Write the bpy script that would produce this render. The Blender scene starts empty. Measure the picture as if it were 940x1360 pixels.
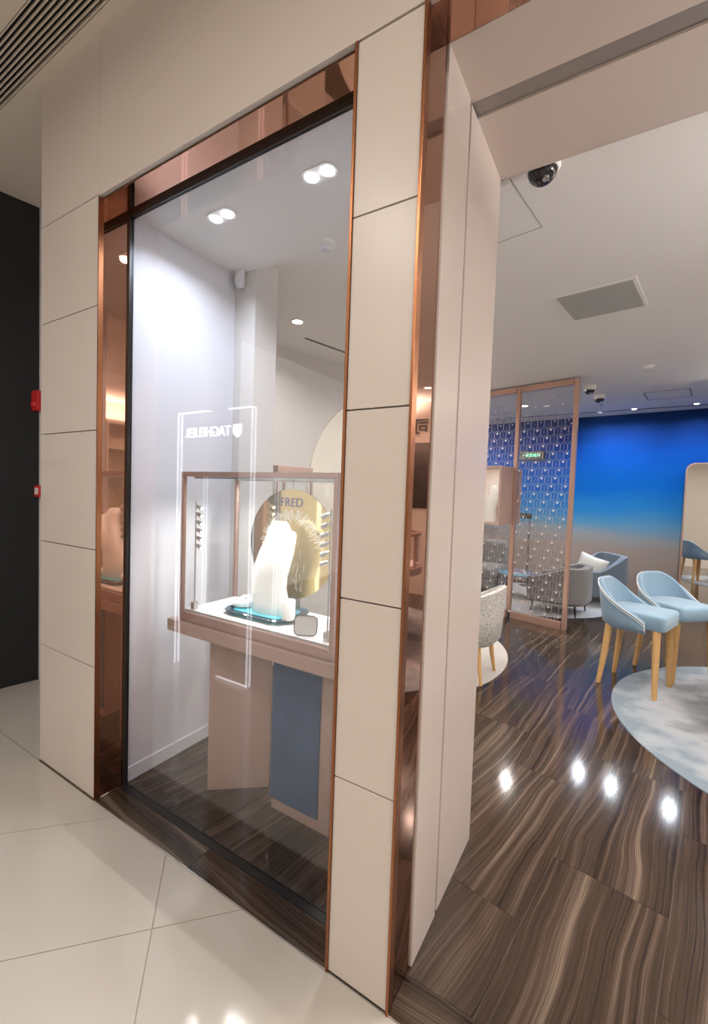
import bpy, math, random
from mathutils import Vector, Matrix
random.seed(7)
R = math.radians
S = bpy.context.scene
COL = S.collection

# ------------------------------------------------------------------ camera, world, exposure
CAMZ = 1.55
cam = bpy.data.cameras.new('camera'); camo = bpy.data.objects.new('camera', cam); COL.objects.link(camo)
yaw, pitch, roll = R(31.5), R(2.53), R(1.97)
_f = Vector((-math.sin(yaw)*math.cos(pitch), math.cos(yaw)*math.cos(pitch), -math.sin(pitch)))
_r = _f.cross(Vector((0, 0, 1))).normalized(); _u = _r.cross(_f)
_r2 = _r*math.cos(roll)+_u*math.sin(roll); _u2 = -_r*math.sin(roll)+_u*math.cos(roll)
camo.matrix_world = Matrix(((_r2.x, _u2.x, -_f.x, 0), (_r2.y, _u2.y, -_f.y, 0), (_r2.z, _u2.z, -_f.z, CAMZ), (0, 0, 0, 1)))
cam.sensor_fit = 'HORIZONTAL'; cam.sensor_width = 36; cam.lens = 36*579.6/940; cam.clip_start = .02
S.camera = camo
W = bpy.data.worlds.new('world'); S.world = W; W.use_nodes = True
W.node_tree.nodes['Background'].inputs[0].default_value = (1, .94, .88, 1)
W.node_tree.nodes['Background'].inputs[1].default_value = .95
S.view_settings.view_transform = 'Standard'; S.view_settings.look = 'None'
S.view_settings.gamma = 1; S.view_settings.use_curve_mapping = False
S.view_settings.exposure = 0.2
S.cycles.caustics_reflective = False; S.cycles.caustics_refractive = False
S.cycles.sample_clamp_indirect = 5; S.cycles.max_bounces = 14; S.cycles.transparent_max_bounces = 24
S.cycles.glossy_bounces = 8; S.cycles.use_denoising = True

WARM = (1, .93, .87); NEUT = (1, .95, .90); COOL = (.80, .88, 1); SOFT = (1, .96, .94)
def disk_light(name, loc, power, size, color, parent=None, spread=170, rot=(0, 0, 0), shape='DISK', sy=None):
    l = bpy.data.lights.new(name, 'AREA'); l.shape = shape; l.size = size
    if sy: l.size_y = sy
    l.energy = power; l.color = color; l.spread = R(spread)
    o = bpy.data.objects.new(name, l); COL.objects.link(o); o.location = loc; o.rotation_euler = rot
    if parent: o.parent = parent
    return o

# ------------------------------------------------------------------ helpers
class MB:
    def __init__(s): s.v = []; s.f = []
    def add(s, vs, fs):
        n = len(s.v); s.v += [tuple(p) for p in vs]; s.f += [tuple(i+n for i in q) for q in fs]; return s
    def box(s, x0, x1, y0, y1, z0, z1, rz=0, c=None):
        vs = [(x, y, z) for z in (z0, z1) for x, y in ((x0, y0), (x1, y0), (x1, y1), (x0, y1))]
        if rz:
            c = c or ((x0+x1)/2, (y0+y1)/2); a, b = math.cos(rz), math.sin(rz)
            vs = [(c[0]+(x-c[0])*a-(y-c[1])*b, c[1]+(x-c[0])*b+(y-c[1])*a, z) for x, y, z in vs]
        return s.add(vs, [(3, 2, 1, 0), (4, 5, 6, 7), (0, 1, 5, 4), (1, 2, 6, 5), (2, 3, 7, 6), (3, 0, 4, 7)])
    def prism(s, pts, z0, z1):
        n = len(pts)
        return s.add([(x, y, z0) for x, y in pts]+[(x, y, z1) for x, y in pts],
                     [tuple(range(n))[::-1], tuple(range(n, 2*n))]+[(i, (i+1) % n, n+(i+1) % n, n+i) for i in range(n)])
    def rings(s, rings, cap=True, closed=True):
        n = len(rings[0]); vs = [p for r_ in rings for p in r_]; fs = []
        for k in range(len(rings)-1):
            for i in range(n if closed else n-1):
                j = (i+1) % n; fs.append((k*n+i, k*n+j, (k+1)*n+j, (k+1)*n+i))
        if cap: fs += [tuple(range(n))[::-1], tuple(range((len(rings)-1)*n, len(rings)*n))]
        return s.add(vs, fs)
    def lathe(s, prof, n=24, c=(0, 0)):
        return s.rings([[(c[0]+r_*math.cos(2*math.pi*i/n), c[1]+r_*math.sin(2*math.pi*i/n), z) for i in range(n)] for r_, z in prof])
    def tube(s, path, r, n=8):
        P = [Vector(p) for p in path]; rr = r if isinstance(r, (list, tuple)) else [r]*len(P); out = []; up = None
        for i, p in enumerate(P):
            t = (P[min(i+1, len(P)-1)]-P[max(i-1, 0)]).normalized()
            if up is None: up = Vector((0, 0, 1)) if abs(t.z) < .9 else Vector((1, 0, 0))
            a = t.cross(up).normalized(); b = a.cross(t).normalized(); up = b
            out.append([tuple(p+(a*math.cos(2*math.pi*k/n)+b*math.sin(2*math.pi*k/n))*rr[i]) for k in range(n)])
        return s.rings(out)

def setp(o, label=None, cat=None, group=None, kind=None):
    if label: o['label'] = label
    if cat: o['category'] = cat
    if group: o['group'] = group
    if kind: o['kind'] = kind
    return o
def obj(name, mb, mat, parent=None, smooth=False, bevel=0, seg=2, loc=None, rz=0, sub=0):
    me = bpy.data.meshes.new(name); me.from_pydata(mb.v, [], mb.f); me.validate(); me.update()
    import bmesh
    b = bmesh.new(); b.from_mesh(me); bmesh.ops.recalc_face_normals(b, faces=b.faces); b.to_mesh(me); b.free()
    me.materials.append(mat)
    o = bpy.data.objects.new(name, me); COL.objects.link(o)
    if smooth:
        for p in me.polygons: p.use_smooth = True
        me.set_sharp_from_angle(angle=R(42))
    if bevel:
        m = o.modifiers.new('bevel', 'BEVEL'); m.width = bevel; m.segments = seg; m.limit_method = 'ANGLE'; m.angle_limit = R(40)
    if sub:
        m = o.modifiers.new('sub', 'SUBSURF'); m.levels = m.render_levels = sub
    if loc is not None: o.location = loc
    if rz: o.rotation_euler[2] = rz
    if parent: o.parent = parent
    return o
def box(name, mat, x0, x1, y0, y1, z0, z1, parent=None, bevel=0, rz=0):
    return obj(name, MB().box(x0, x1, y0, y1, z0, z1, rz), mat, parent, bevel=bevel)
def empty(name, loc=(0, 0, 0), rz=0, label=None, cat=None, group=None, kind=None):
    o = bpy.data.objects.new(name, None); COL.objects.link(o); o.location = loc; o.rotation_euler[2] = rz; o.empty_display_size = .1
    return setp(o, label, cat, group, kind)
def dup(o, parent=None):
    c = o.copy(); COL.objects.link(c); c.parent = parent
    for ch in [x for x in o.children]: dup(ch, c)
    return c
def text(name, body, size, mat, parent=None, extrude=.002, loc=(0, 0, 0), rot=(0, 0, 0), spacing=1, align='CENTER'):
    cu = bpy.data.curves.new(name, 'FONT'); cu.body = body; cu.size = size; cu.extrude = extrude; cu.align_x = align; cu.align_y = 'CENTER'; cu.space_character = spacing
    t = bpy.data.objects.new(name+'_tmp', cu); COL.objects.link(t)
    bpy.context.view_layer.update()
    me = bpy.data.meshes.new_from_object(t.evaluated_get(bpy.context.evaluated_depsgraph_get()))
    bpy.data.objects.remove(t); me.materials.clear(); me.materials.append(mat)
    o = bpy.data.objects.new(name, me); COL.objects.link(o); o.location = loc; o.rotation_euler = rot; o.parent = parent
    return o
def clip_poly(pts, poly):
    def ins(p, a, b): return (b[0]-a[0])*(p[1]-a[1])-(b[1]-a[1])*(p[0]-a[0]) >= -1e-9
    out = pts
    for i in range(len(poly)):
        a, b = poly[i], poly[(i+1) % len(poly)]; inp = out; out = []
        for j in range(len(inp)):
            p, q = inp[j-1], inp[j]; pi, qi = ins(p, a, b), ins(q, a, b)
            if pi != qi:
                d = (b[0]-a[0])*(q[1]-p[1])-(b[1]-a[1])*(q[0]-p[0])
                t = ((b[0]-a[0])*(a[1]-p[1])-(b[1]-a[1])*(a[0]-p[0]))/d
                out.append((p[0]+t*(q[0]-p[0]), p[1]+t*(q[1]-p[1])))
            if qi: out.append(q)
        if not out: return []
    return out
def area(p): return abs(sum(p[i-1][0]*p[i][1]-p[i][0]*p[i-1][1] for i in range(len(p))))/2
def rrect(w, h, r, n=6, c=(0, 0)):
    pts = []
    for cx, cy, a0 in ((w/2-r, h/2-r, 0), (-w/2+r, h/2-r, 90), (-w/2+r, -h/2+r, 180), (w/2-r, -h/2+r, 270)):
        for k in range(n+1):
            a = R(a0+90*k/n); pts.append((c[0]+cx+r*math.cos(a), c[1]+cy+r*math.sin(a)))
    return pts

# ------------------------------------------------------------------ materials
def nodes(m):
    nt = m.node_tree; return nt, nt.nodes, nt.links
def mat(name, col, rough=.5, metal=0, var=.04, scale=12, bump=0, bscale=80, spec=.5, coat=0, tint=0, sheen=0):
    m = bpy.data.materials.new(name); m.use_nodes = True; nt, N, L = nodes(m); b = N['Principled BSDF']
    b.inputs['Roughness'].default_value = rough; b.inputs['Metallic'].default_value = metal
    b.inputs['Specular IOR Level'].default_value = spec; b.inputs['Coat Weight'].default_value = coat
    b.inputs['Sheen Weight'].default_value = sheen
    tc = N.new('ShaderNodeTexCoord'); no = N.new('ShaderNodeTexNoise'); no.inputs['Scale'].default_value = scale; no.inputs['Detail'].default_value = 4
    L.new(tc.outputs['Object'], no.inputs['Vector'])
    mx = N.new('ShaderNodeMix'); mx.data_type = 'RGBA'
    mx.inputs[6].default_value = (*[max(0, c*(1-var)) for c in col], 1); mx.inputs[7].default_value = (*[min(1, c*(1+var)) for c in col], 1)
    L.new(no.outputs['Fac'], mx.inputs[0]); last = mx.outputs[2]
    if tint:
        oi = N.new('ShaderNodeObjectInfo'); mr = N.new('ShaderNodeMapRange'); mr.inputs[3].default_value = 1-tint; mr.inputs[4].default_value = 1+tint
        L.new(oi.outputs['Random'], mr.inputs[0]); vm = N.new('ShaderNodeVectorMath'); vm.operation = 'SCALE'
        L.new(last, vm.inputs[0]); L.new(mr.outputs[0], vm.inputs[3]); last = vm.outputs[0]
    L.new(last, b.inputs['Base Color'])
    if bump:
        n2 = N.new('ShaderNodeTexNoise'); n2.inputs['Scale'].default_value = bscale; L.new(tc.outputs['Object'], n2.inputs['Vector'])
        bp = N.new('ShaderNodeBump'); bp.inputs['Strength'].default_value = bump; bp.inputs['Distance'].default_value = .004
        L.new(n2.outputs['Fac'], bp.inputs['Height']); L.new(bp.outputs[0], b.inputs['Normal'])
    return m
def emit(name, col, strength):
    m = bpy.data.materials.new(name); m.use_nodes = True; nt, N, L = nodes(m); b = N['Principled BSDF']
    b.inputs['Base Color'].default_value = (.8, .8, .8, 1); b.inputs['Emission Color'].default_value = (*col, 1); b.inputs['Emission Strength'].default_value = strength
    return m
def glass(name, tint=(1, 1, 1), ior=1.5, gain=1.0, rough=0.0):
    m = bpy.data.materials.new(name); m.use_nodes = True; nt, N, L = nodes(m); N.remove(N['Principled BSDF'])
    out = N['Material Output']; t = N.new('ShaderNodeBsdfTransparent'); t.inputs[0].default_value = (*tint, 1)
    g = N.new('ShaderNodeBsdfGlossy'); g.inputs['Roughness'].default_value = rough
    lw = N.new('ShaderNodeLayerWeight'); lw.inputs['Blend'].default_value = .5
    pw = N.new('ShaderNodeMath'); pw.operation = 'POWER'; pw.inputs[1].default_value = 5; L.new(lw.outputs['Facing'], pw.inputs[0])
    f0 = ((ior-1)/(ior+1))**2
    ml = N.new('ShaderNodeMath'); ml.operation = 'MULTIPLY_ADD'; ml.inputs[1].default_value = (1-f0)*gain; ml.inputs[2].default_value = f0*gain; ml.use_clamp = True
    L.new(pw.outputs[0], ml.inputs[0]); mx = N.new('ShaderNodeMixShader')
    L.new(ml.outputs[0], mx.inputs[0]); L.new(t.outputs[0], mx.inputs[1]); L.new(g.outputs[0], mx.inputs[2]); L.new(mx.outputs[0], out.inputs[0])
    return m
def marble(name, along, col_ramp, rough=.10, rep=9.0, jitter=.6):
    """dark stone with fine wavy veins that run along the given direction (angle from +Y, clockwise)"""
    m = bpy.data.materials.new(name); m.use_nodes = True; nt, N, L = nodes(m); b = N['Principled BSDF']
    b.inputs['Roughness'].default_value = rough; b.inputs['Specular IOR Level'].default_value = .5
    ge = N.new('ShaderNodeNewGeometry'); mp = N.new('ShaderNodeMapping'); mp.vector_type = 'POINT'; mp.inputs['Rotation'].default_value = (0, 0, along)
    L.new(ge.outputs['Position'], mp.inputs[0])
    oi = N.new('ShaderNodeObjectInfo'); sep = N.new('ShaderNodeSeparateXYZ'); L.new(mp.outputs[0], sep.inputs[0])
    # slow wander of the veins
    n1 = N.new('ShaderNodeTexNoise'); n1.inputs['Scale'].default_value = 1.0; n1.inputs['Detail'].default_value = 2
    st = N.new('ShaderNodeMapping'); st.inputs['Scale'].default_value = (1.2, .55, 1); L.new(mp.outputs[0], st.inputs[0]); L.new(st.outputs[0], n1.inputs['Vector'])
    n2 = N.new('ShaderNodeTexNoise'); n2.inputs['Scale'].default_value = 6; n2.inputs['Detail'].default_value = 2; L.new(st.outputs[0], n2.inputs['Vector'])
    def math_(op, a, bb):
        n = N.new('ShaderNodeMath'); n.operation = op
        for i, q in enumerate((a, bb)):
            if isinstance(q, (int, float)): n.inputs[i].default_value = q
            else: L.new(q, n.inputs[i])
        return n.outputs[0]
    u = math_('ADD', sep.outputs[0], math_('MULTIPLY', n1.outputs['Fac'], .30))
    u = math_('ADD', u, math_('MULTIPLY', n2.outputs['Fac'], .022))
    u = math_('ADD', u, math_('MULTIPLY', oi.outputs['Random'], jitter))
    cb = N.new('ShaderNodeCombineXYZ'); L.new(u, cb.inputs[0]); L.new(math_('MULTIPLY', sep.outputs[1], .004), cb.inputs[1])
    t = N.new('ShaderNodeTexNoise'); t.inputs['Scale'].default_value = rep*3.0; t.inputs['Detail'].default_value = 6; t.inputs['Roughness'].default_value = .66
    L.new(cb.outputs[0], t.inputs['Vector'])
    cr = N.new('ShaderNodeValToRGB'); e = cr.color_ramp
    while len(e.elements) > 2: e.elements.remove(e.elements[-1])
    for i, (p, c) in enumerate(col_ramp):
        el = e.elements[i] if i < 2 else e.elements.new(p); el.position = p; el.color = (*c, 1)
    L.new(t.outputs['Fac'], cr.inputs[0]); L.new(cr.outputs[0], b.inputs['Base Color'])
    return m
def speckle(name, c1, c2, scale, rough=.9, thr=.55):
    m = bpy.data.materials.new(name); m.use_nodes = True; nt, N, L = nodes(m); b = N['Principled BSDF']; b.inputs['Roughness'].default_value = rough
    tc = N.new('ShaderNodeTexCoord'); n = N.new('ShaderNodeTexNoise'); n.inputs['Scale'].default_value = scale; n.inputs['Detail'].default_value = 3
    L.new(tc.outputs['Object'], n.inputs['Vector']); cr = N.new('ShaderNodeValToRGB'); cr.color_ramp.elements[0].position = thr-.06; cr.color_ramp.elements[1].position = thr+.06
    cr.color_ramp.elements[0].color = (*c1, 1); cr.color_ramp.elements[1].color = (*c2, 1); L.new(n.outputs['Fac'], cr.inputs[0]); L.new(cr.outputs[0], b.inputs['Base Color'])
    bp = N.new('ShaderNodeBump'); bp.inputs['Strength'].default_value = .4; bp.inputs['Distance'].default_value = .004; L.new(n.outputs['Fac'], bp.inputs['Height']); L.new(bp.outputs[0], b.inputs['Normal'])
    return m
def rug_mat(name, rings, centre_noise=1.2):
    """woven rug: colours by distance from the rug's own centre, broken up by noise"""
    m = bpy.data.materials.new(name); m.use_nodes = True; nt, N, L = nodes(m); b = N['Principled BSDF']; b.inputs['Roughness'].default_value = .95; b.inputs['Sheen Weight'].default_value = .2
    tc = N.new('ShaderNodeTexCoord'); ln = N.new('ShaderNodeVectorMath'); ln.operation = 'LENGTH'; L.new(tc.outputs['Object'], ln.inputs[0])
    n = N.new('ShaderNodeTexNoise'); n.inputs['Scale'].default_value = 3.2; n.inputs['Detail'].default_value = 5
    mp = N.new('ShaderNodeMapping'); mp.inputs['Scale'].default_value = (1, 1.3, 1); mp.inputs['Rotation'].default_value = (0, 0, .6); L.new(tc.outputs['Object'], mp.inputs[0]); L.new(mp.outputs[0], n.inputs['Vector'])
    a = N.new('ShaderNodeMath'); a.operation = 'MULTIPLY_ADD'; a.inputs[1].default_value = centre_noise; L.new(n.outputs['Fac'], a.inputs[0]); L.new(ln.outputs['Value'], a.inputs[2])
    cr = N.new('ShaderNodeValToRGB'); e = cr.color_ramp
    for i, (p, c) in enumerate(rings):
        el = e.elements[i] if i < 2 else e.elements.new(p); el.position = p; el.color = (*c, 1)
    d = N.new('ShaderNodeMath'); d.operation = 'DIVIDE'; d.inputs[1].default_value = 3.0; L.new(a.outputs[0], d.inputs[0]); L.new(d.outputs[0], cr.inputs[0]); L.new(cr.outputs[0], b.inputs['Base Color'])
    n3 = N.new('ShaderNodeTexNoise'); n3.inputs['Scale'].default_value = 160; L.new(tc.outputs['Object'], n3.inputs['Vector'])
    bp = N.new('ShaderNodeBump'); bp.inputs['Strength'].default_value = .5; bp.inputs['Distance'].default_value = .004; L.new(n3.outputs['Fac'], bp.inputs['Height']); L.new(bp.outputs[0], b.inputs['Normal'])
    return m
def mural_mat(name):
    m = bpy.data.materials.new(name); m.use_nodes = True; nt, N, L = nodes(m); b = N['Principled BSDF']; b.inputs['Roughness'].default_value = .7; b.inputs['Specular IOR Level'].default_value = .1
    tc = N.new('ShaderNodeTexCoord'); sp = N.new('ShaderNodeSeparateXYZ'); L.new(tc.outputs['Object'], sp.inputs[0])
    n = N.new('ShaderNodeTexNoise'); n.inputs['Scale'].default_value = 1.0; n.inputs['Detail'].default_value = 4
    mp = N.new('ShaderNodeMapping'); mp.inputs['Scale'].default_value = (.7, 1, 2.6); L.new(tc.outputs['Object'], mp.inputs[0]); L.new(mp.outputs[0], n.inputs['Vector'])
    a = N.new('ShaderNodeMath'); a.operation = 'MULTIPLY_ADD'; a.inputs[1].default_value = .36; L.new(n.outputs['Fac'], a.inputs[0])
    L.new(sp.outputs[2], a.inputs[2]); s0 = N.new('ShaderNodeMath'); s0.operation = 'SUBTRACT'; s0.inputs[1].default_value = .18; L.new(a.outputs[0], s0.inputs[0])
    d = N.new('ShaderNodeMath'); d.operation = 'DIVIDE'; d.inputs[1].default_value = 3.0; L.new(s0.outputs[0], d.inputs[0])
    cr = N.new('ShaderNodeValToRGB'); e = cr.color_ramp
    K = [(0, (.36, .29, .26)), (.26, (.36, .30, .27)), (.33, (.30, .33, .35)), (.39, (.10, .29, .48)), (.47, (.02, .19, .48)), (.58, (.0, .10, .40)), (.74, (.0, .06, .32)), (.86, (.0, .024, .15)), (1, (.0, .011, .06))]
    for i, (p, c) in enumerate(K):
        el = e.elements[i] if i < 2 else e.elements.new(p); el.position = p; el.color = (*c, 1)
    L.new(d.outputs[0], cr.inputs[0]); L.new(cr.outputs[0], b.inputs['Base Color'])
    return m

M = {}
M['tile'] = mat('cream_panel', (.60, .53, .475), .34, var=.02, scale=1.5)
M['cream'] = mat('cream_paint', (.66, .60, .54), .5, var=.015, scale=2)
M['jamb'] = mat('jamb_panel', (.66, .575, .525), .28, var=.015, scale=2)
M['ceil'] = mat('ceiling_paint', (.84, .82, .80), .7, var=.01, scale=2)
M['mallceil'] = mat('mall_ceiling_paint', (.70, .62, .52), .7, var=.015, scale=2)
M['white'] = mat('white_wall', (.72, .715, .76), .5, var=.01, scale=2)
M['grey'] = mat('grey_metal', (.34, .30, .28), .35, var=.03, metal=.3)
M['backing'] = mat('joint_backing', (.10, .075, .06), .8)
M['bronze'] = mat('bronze_mirror', (.46, .245, .165), .025, 1, var=.02, scale=.6)
M['copper'] = mat('copper_trim', (.34, .14, .065), .3, 1, var=.05)
M['black'] = mat('black_metal', (.012, .011, .011), .4)
M['blackwall'] = mat('black_panel', (.012, .013, .013), .35, var=.1)
M['pink'] = mat('rose_taupe_lacquer', (.47, .325, .27), .32, var=.02, metal=.0)
M['frame'] = mat('champagne_metal', (.50, .34, .29), .3, .6, var=.03)
M['rose'] = mat('rose_gold_metal', (.66, .43, .34), .3, .6, var=.03)
M['blueplaster'] = mat('blue_plaster', (.045, .095, .19), .5, var=.28, scale=5, bump=.05, spec=.15)
M['glass'] = glass('window_glass', (.985, .99, 1), 1.5, 1.6)
M['caseglass'] = glass('case_glass', (.99, .995, .995), 1.45, 1.0)
M['screenglass'] = glass('screen_glass', (.96, .95, .95), 1.5, .8)
M['mirror'] = mat('silver_mirror', (.88, .88, .88), .01, 1, var=.005)
M['gold'] = mat('gold_mirror', (.72, .55, .27), .05, 1, var=.05, scale=3)
M['etch'] = mat('etched_line', (.56, .48, .44), .5, var=.1)
M['rays'] = mat('etched_ray', (.85, .80, .74), .6)
M['letters'] = mat('violet_letters', (.10, .09, .22), .4)
M['bust'] = mat('white_leatherette', (.86, .85, .82), .55, var=.01, bump=.03, bscale=200)
M['plinth'] = mat('white_felt', (.56, .53, .51), .8, var=.02)
M['steel'] = mat('steel', (.62, .60, .58), .25, .9)
M['teal'] = mat('teal_acrylic', (.05, .38, .46), .08, var=.25, scale=6, coat=.6)
M['tealdark'] = mat('smoky_acrylic', (.02, .055, .075), .06, var=.3, scale=9, coat=.6)
M['bluefab'] = mat('pale_blue_fabric', (.22, .34, .44), .85, var=.06, scale=40, bump=.25, bscale=400, sheen=.3)
M['bluefab2'] = mat('blue_weave', (.20, .31, .41), .85, var=.06, scale=40, bump=.25, bscale=400, sheen=.3)
M['piping'] = mat('white_piping', (.85, .85, .83), .7)
M['oak'] = mat('oak_wood', (.62, .37, .15), .45, var=.16, scale=18)
M['speckle'] = speckle('speckled_boucle', (.22, .21, .20), (.68, .65, .60), 130, thr=.45)
M['greyfab'] = mat('grey_fabric', (.155, .15, .15), .9, var=.12, scale=60, bump=.25, bscale=300, sheen=.3)
M['bluegrey'] = mat('blue_grey_fabric', (.14, .18, .23), .9, var=.1, scale=50, bump=.2, bscale=300, sheen=.3)
M['cushion'] = mat('pale_cushion', (.70, .72, .70), .9, var=.04, scale=20, bump=.2)
M['tabletop'] = mat('blue_stone_top', (.15, .36, .52), .2, var=.3, scale=10)
M['paper'] = mat('paper', (.75, .72, .70), .6)
M['paperdark'] = mat('printed_cover', (.12, .10, .16), .5, var=.5, scale=25)
M['red'] = mat('red_plastic', (.55, .02, .02), .3)
M['green'] = emit('green_sign', (.05, .9, .45), 2.6)
M['signwhite'] = emit('white_led', (.86, .90, 1), 5)
M['signsoft'] = emit('white_letter_led', (.9, .93, 1), 7)
M['lens'] = emit('lamp_lens', (.95, .97, 1), 30)
M['headlens'] = emit('small_lamp_lens', (1, .98, .93), 6)
M['lenswarm'] = emit('warm_lamp_lens', (1, .9, .76), 22)
M['niche'] = emit('lit_niche', (1, .72, .55), .30)
M['art'] = mat('dark_print', (.035, .03, .028), .25, var=.95, scale=4)
M['tealvelvet'] = mat('dark_teal_panel', (.02, .09, .09), .6)
M['hatch'] = mat('hatch_line', (.35, .33, .31), .7)
M['grille'] = mat('grille_metal', (.46, .46, .43), .5, var=.03)
BROWN = [(.30, (.008, .005, .004)), (.39, (.020, .012, .008)), (.44, (.055, .036, .025)), (.475, (.030, .019, .013)), (.51, (.075, .050, .036)), (.535, (.036, .022, .015)), (.565, (.115, .082, .060)), (.59, (.050, .032, .022)), (.63, (.20, .150, .112)), (.66, (.07, .046, .033)), (.72, (.30, .235, .18))]
M['marble'] = marble('brown_vein_marble', R(9), BROWN, jitter=.9)
M['marblex'] = marble('brown_vein_marble_sill', R(92), BROWN, rep=5)
M['grout'] = mat('grout', (.10, .07, .055), .8)
M['mallgrout'] = mat('mall_grout', (.42, .36, .30), .8)
M['malltile'] = mat('polished_beige_tile', (.555, .51, .455), .10, var=.06, scale=2.2, tint=.015, coat=.2)
M['mural'] = mural_mat('blue_gradient_mural')
M['rugblue'] = rug_mat('blue_grey_rug', [(0, (.07, .072, .08)), (.42, (.09, .092, .10)), (.52, (.22, .225, .24)), (.58, (.36, .37, .39)), (.64, (.30, .33, .36)), (.69, (.17, .215, .25)), (1, (.17, .22, .255))])
M['rugpale'] = rug_mat('pale_rug', [(0, (.55, .50, .45)), (.5, (.58, .54, .50)), (1, (.52, .52, .52))])
M['ruglounge'] = rug_mat('lounge_rug', [(0, (.30, .26, .24)), (.35, (.50, .46, .42)), (.55, (.44, .48, .52)), (1, (.40, .47, .54))])
M['leftwall'] = mat('warm_grey_wall', (.60, .575, .55), .55, var=.015, scale=2)
M['discwall'] = mat('ivory_disc', (.76, .70, .60), .5, var=.04, scale=1.5)

# ------------------------------------------------------------------ floors
def tile_floor(root, name, ang, tw, tl, u0, v0, stagger, poly, mat_, gap, z0, z1):
    ca, sa = math.cos(ang), math.sin(ang)      # u axis = (ca, -sa), v axis = (sa, ca)
    us = [x*ca-y*sa for x, y in poly]; vs = [x*sa+y*ca for x, y in poly]
    i0, i1 = math.floor((min(us)-u0)/tw)-1, math.ceil((max(us)-u0)/tw)+1
    for i in range(i0, i1):
        off = v0+stagger(i)
        j0, j1 = math.floor((min(vs)-off)/tl)-1, math.ceil((max(vs)-off)/tl)+1
        for j in range(j0, j1):
            q = [(u0+i*tw+gap/2, off+j*tl+gap/2), (u0+(i+1)*tw-gap/2, off+j*tl+gap/2), (u0+(i+1)*tw-gap/2, off+(j+1)*tl-gap/2), (u0+i*tw+gap/2, off+(j+1)*tl-gap/2)]
            p = clip_poly([(u*ca+v*sa, -u*sa+v*ca) for u, v in q], poly)
            if len(p) > 2 and area(p) > .002: obj(name, MB().prism(p, z0, z1), mat_, root)
fm = box('floor_mall', M['mallgrout'], -4.6, 4, -4.6, 1.126, -.08, -.0025)
setp(fm, 'pale beige polished stone floor of the mall in front of the shop', 'floor', kind='structure')
tile_floor(fm, 'floor_tile', R(-47), 1.2, .6, -.242, 1.584, lambda i: 0, [(-4.6, -4.6), (4, -4.6), (4, 1.126), (-4.6, 1.126)], M['malltile'], .0035, -.002, 0)
box('floor_passage', M['malltile'], -3.95, -2.69, 1.13, 1.65, -.08, 0)['kind'] = 'structure'
bpy.data.objects['floor_passage']['label'] = 'beige floor of the recess beside the black wall'
fs = obj('floor_shop', MB().prism([(-2.69, 1.26), (4, 1.26), (4, 9.2), (-4.1, 9.2), (-4.1, 2.6)], -.08, -.002), M['grout'])
setp(fs, 'dark brown veined marble floor inside the shop', 'floor', kind='structure')
tile_floor(fs, 'marble_slab', R(9), .41, .947, -.49, 1.989, lambda i: -.395*((-i) % 2), [(-2.69, 1.262), (4, 1.262), (4, 9.2), (-4.1, 9.2), (-4.1, 2.6)], M['marble'], .0025, -.002, 0)
th = box('trim_1', M['black'], -2.125, 4, 1.129, 1.26, -.08, -.0025)
setp(th, 'dark marble threshold strip along the shop front', 'threshold', kind='structure')
xs = [-2.125, -1.43, -.735, -.515, .3, 1.3, 2.3]
for a, b_ in zip(xs[:-1], xs[1:]):
    box('threshold_slab', M['marblex'], a+.001, b_-.001, 1.131, 1.245 if b_ < -.6 else 1.257, -.0025, .001, th)
box('edge_strip', M['steel'], -2.125, 2.3, 1.1262, 1.1305, -.002, .002, th)

# ------------------------------------------------------------------ shop front
wf = empty('wall_front', (0, 1.13, 0), label='cream panelled shop front with bronze trim', cat='wall', kind='structure')
def wpart(name, m_, x0, x1, y0, y1, z0, z1, bevel=0): return box(name, m_, x0, x1, y0-1.13, y1-1.13, z0, z1, wf, bevel)
wpart('backing', M['backing'], -2.685, -2.135, 1.15, 1.6, 0, 3.6)
wpart('backing', M['backing'], -.728, -.522, 1.15, 1.92, 0, 2.9)
wpart('backing', M['backing'], -2.685, 4, 1.15, 1.285, 2.905, 3.6)
g = .0022
wpart('base_joint', M['backing'], -2.69, -2.127, 1.124, 1.16, -.05, .004)
zl = [.004, .658, 1.232, 1.805, 2.385, 2.886]
for a, b_ in zip(zl[:-1], zl[1:]): wpart('panel', M['tile'], -2.69, -2.132, 1.13, 1.15, a+g, b_-g, .0015)
wpart('side_panel', M['white'], -2.69, -2.685, 1.15, 1.6, 0, 3.6)
zr = [.004, .652, 1.222, 1.80, 2.371, 2.876]
for a, b_ in zip(zr[:-1], zr[1:]): wpart('panel', M['tile'], -.7315, -.5215, 1.13, 1.15, a+g, b_-g, .0015)
for a, b_ in ((-2.69, -2.134), (-2.134, -.2), (-.2, 1.7), (1.7, 4)): wpart('panel', M['tile'], a+g/2, b_-g/2, 1.13, 1.15, 2.880+g if a > -2.5 else 2.886+g, 3.6, .0015)
for x in (-.7405, -.5205): wpart('copper_edge', M['copper'], x, x+.009, 1.1235, 1.155, 0, 2.876 if x < -.6 else 2.9, .001)
wpart('copper_edge', M['copper'], -2.132, -2.126, 1.127, 1.15, 0, 2.876)
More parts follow.
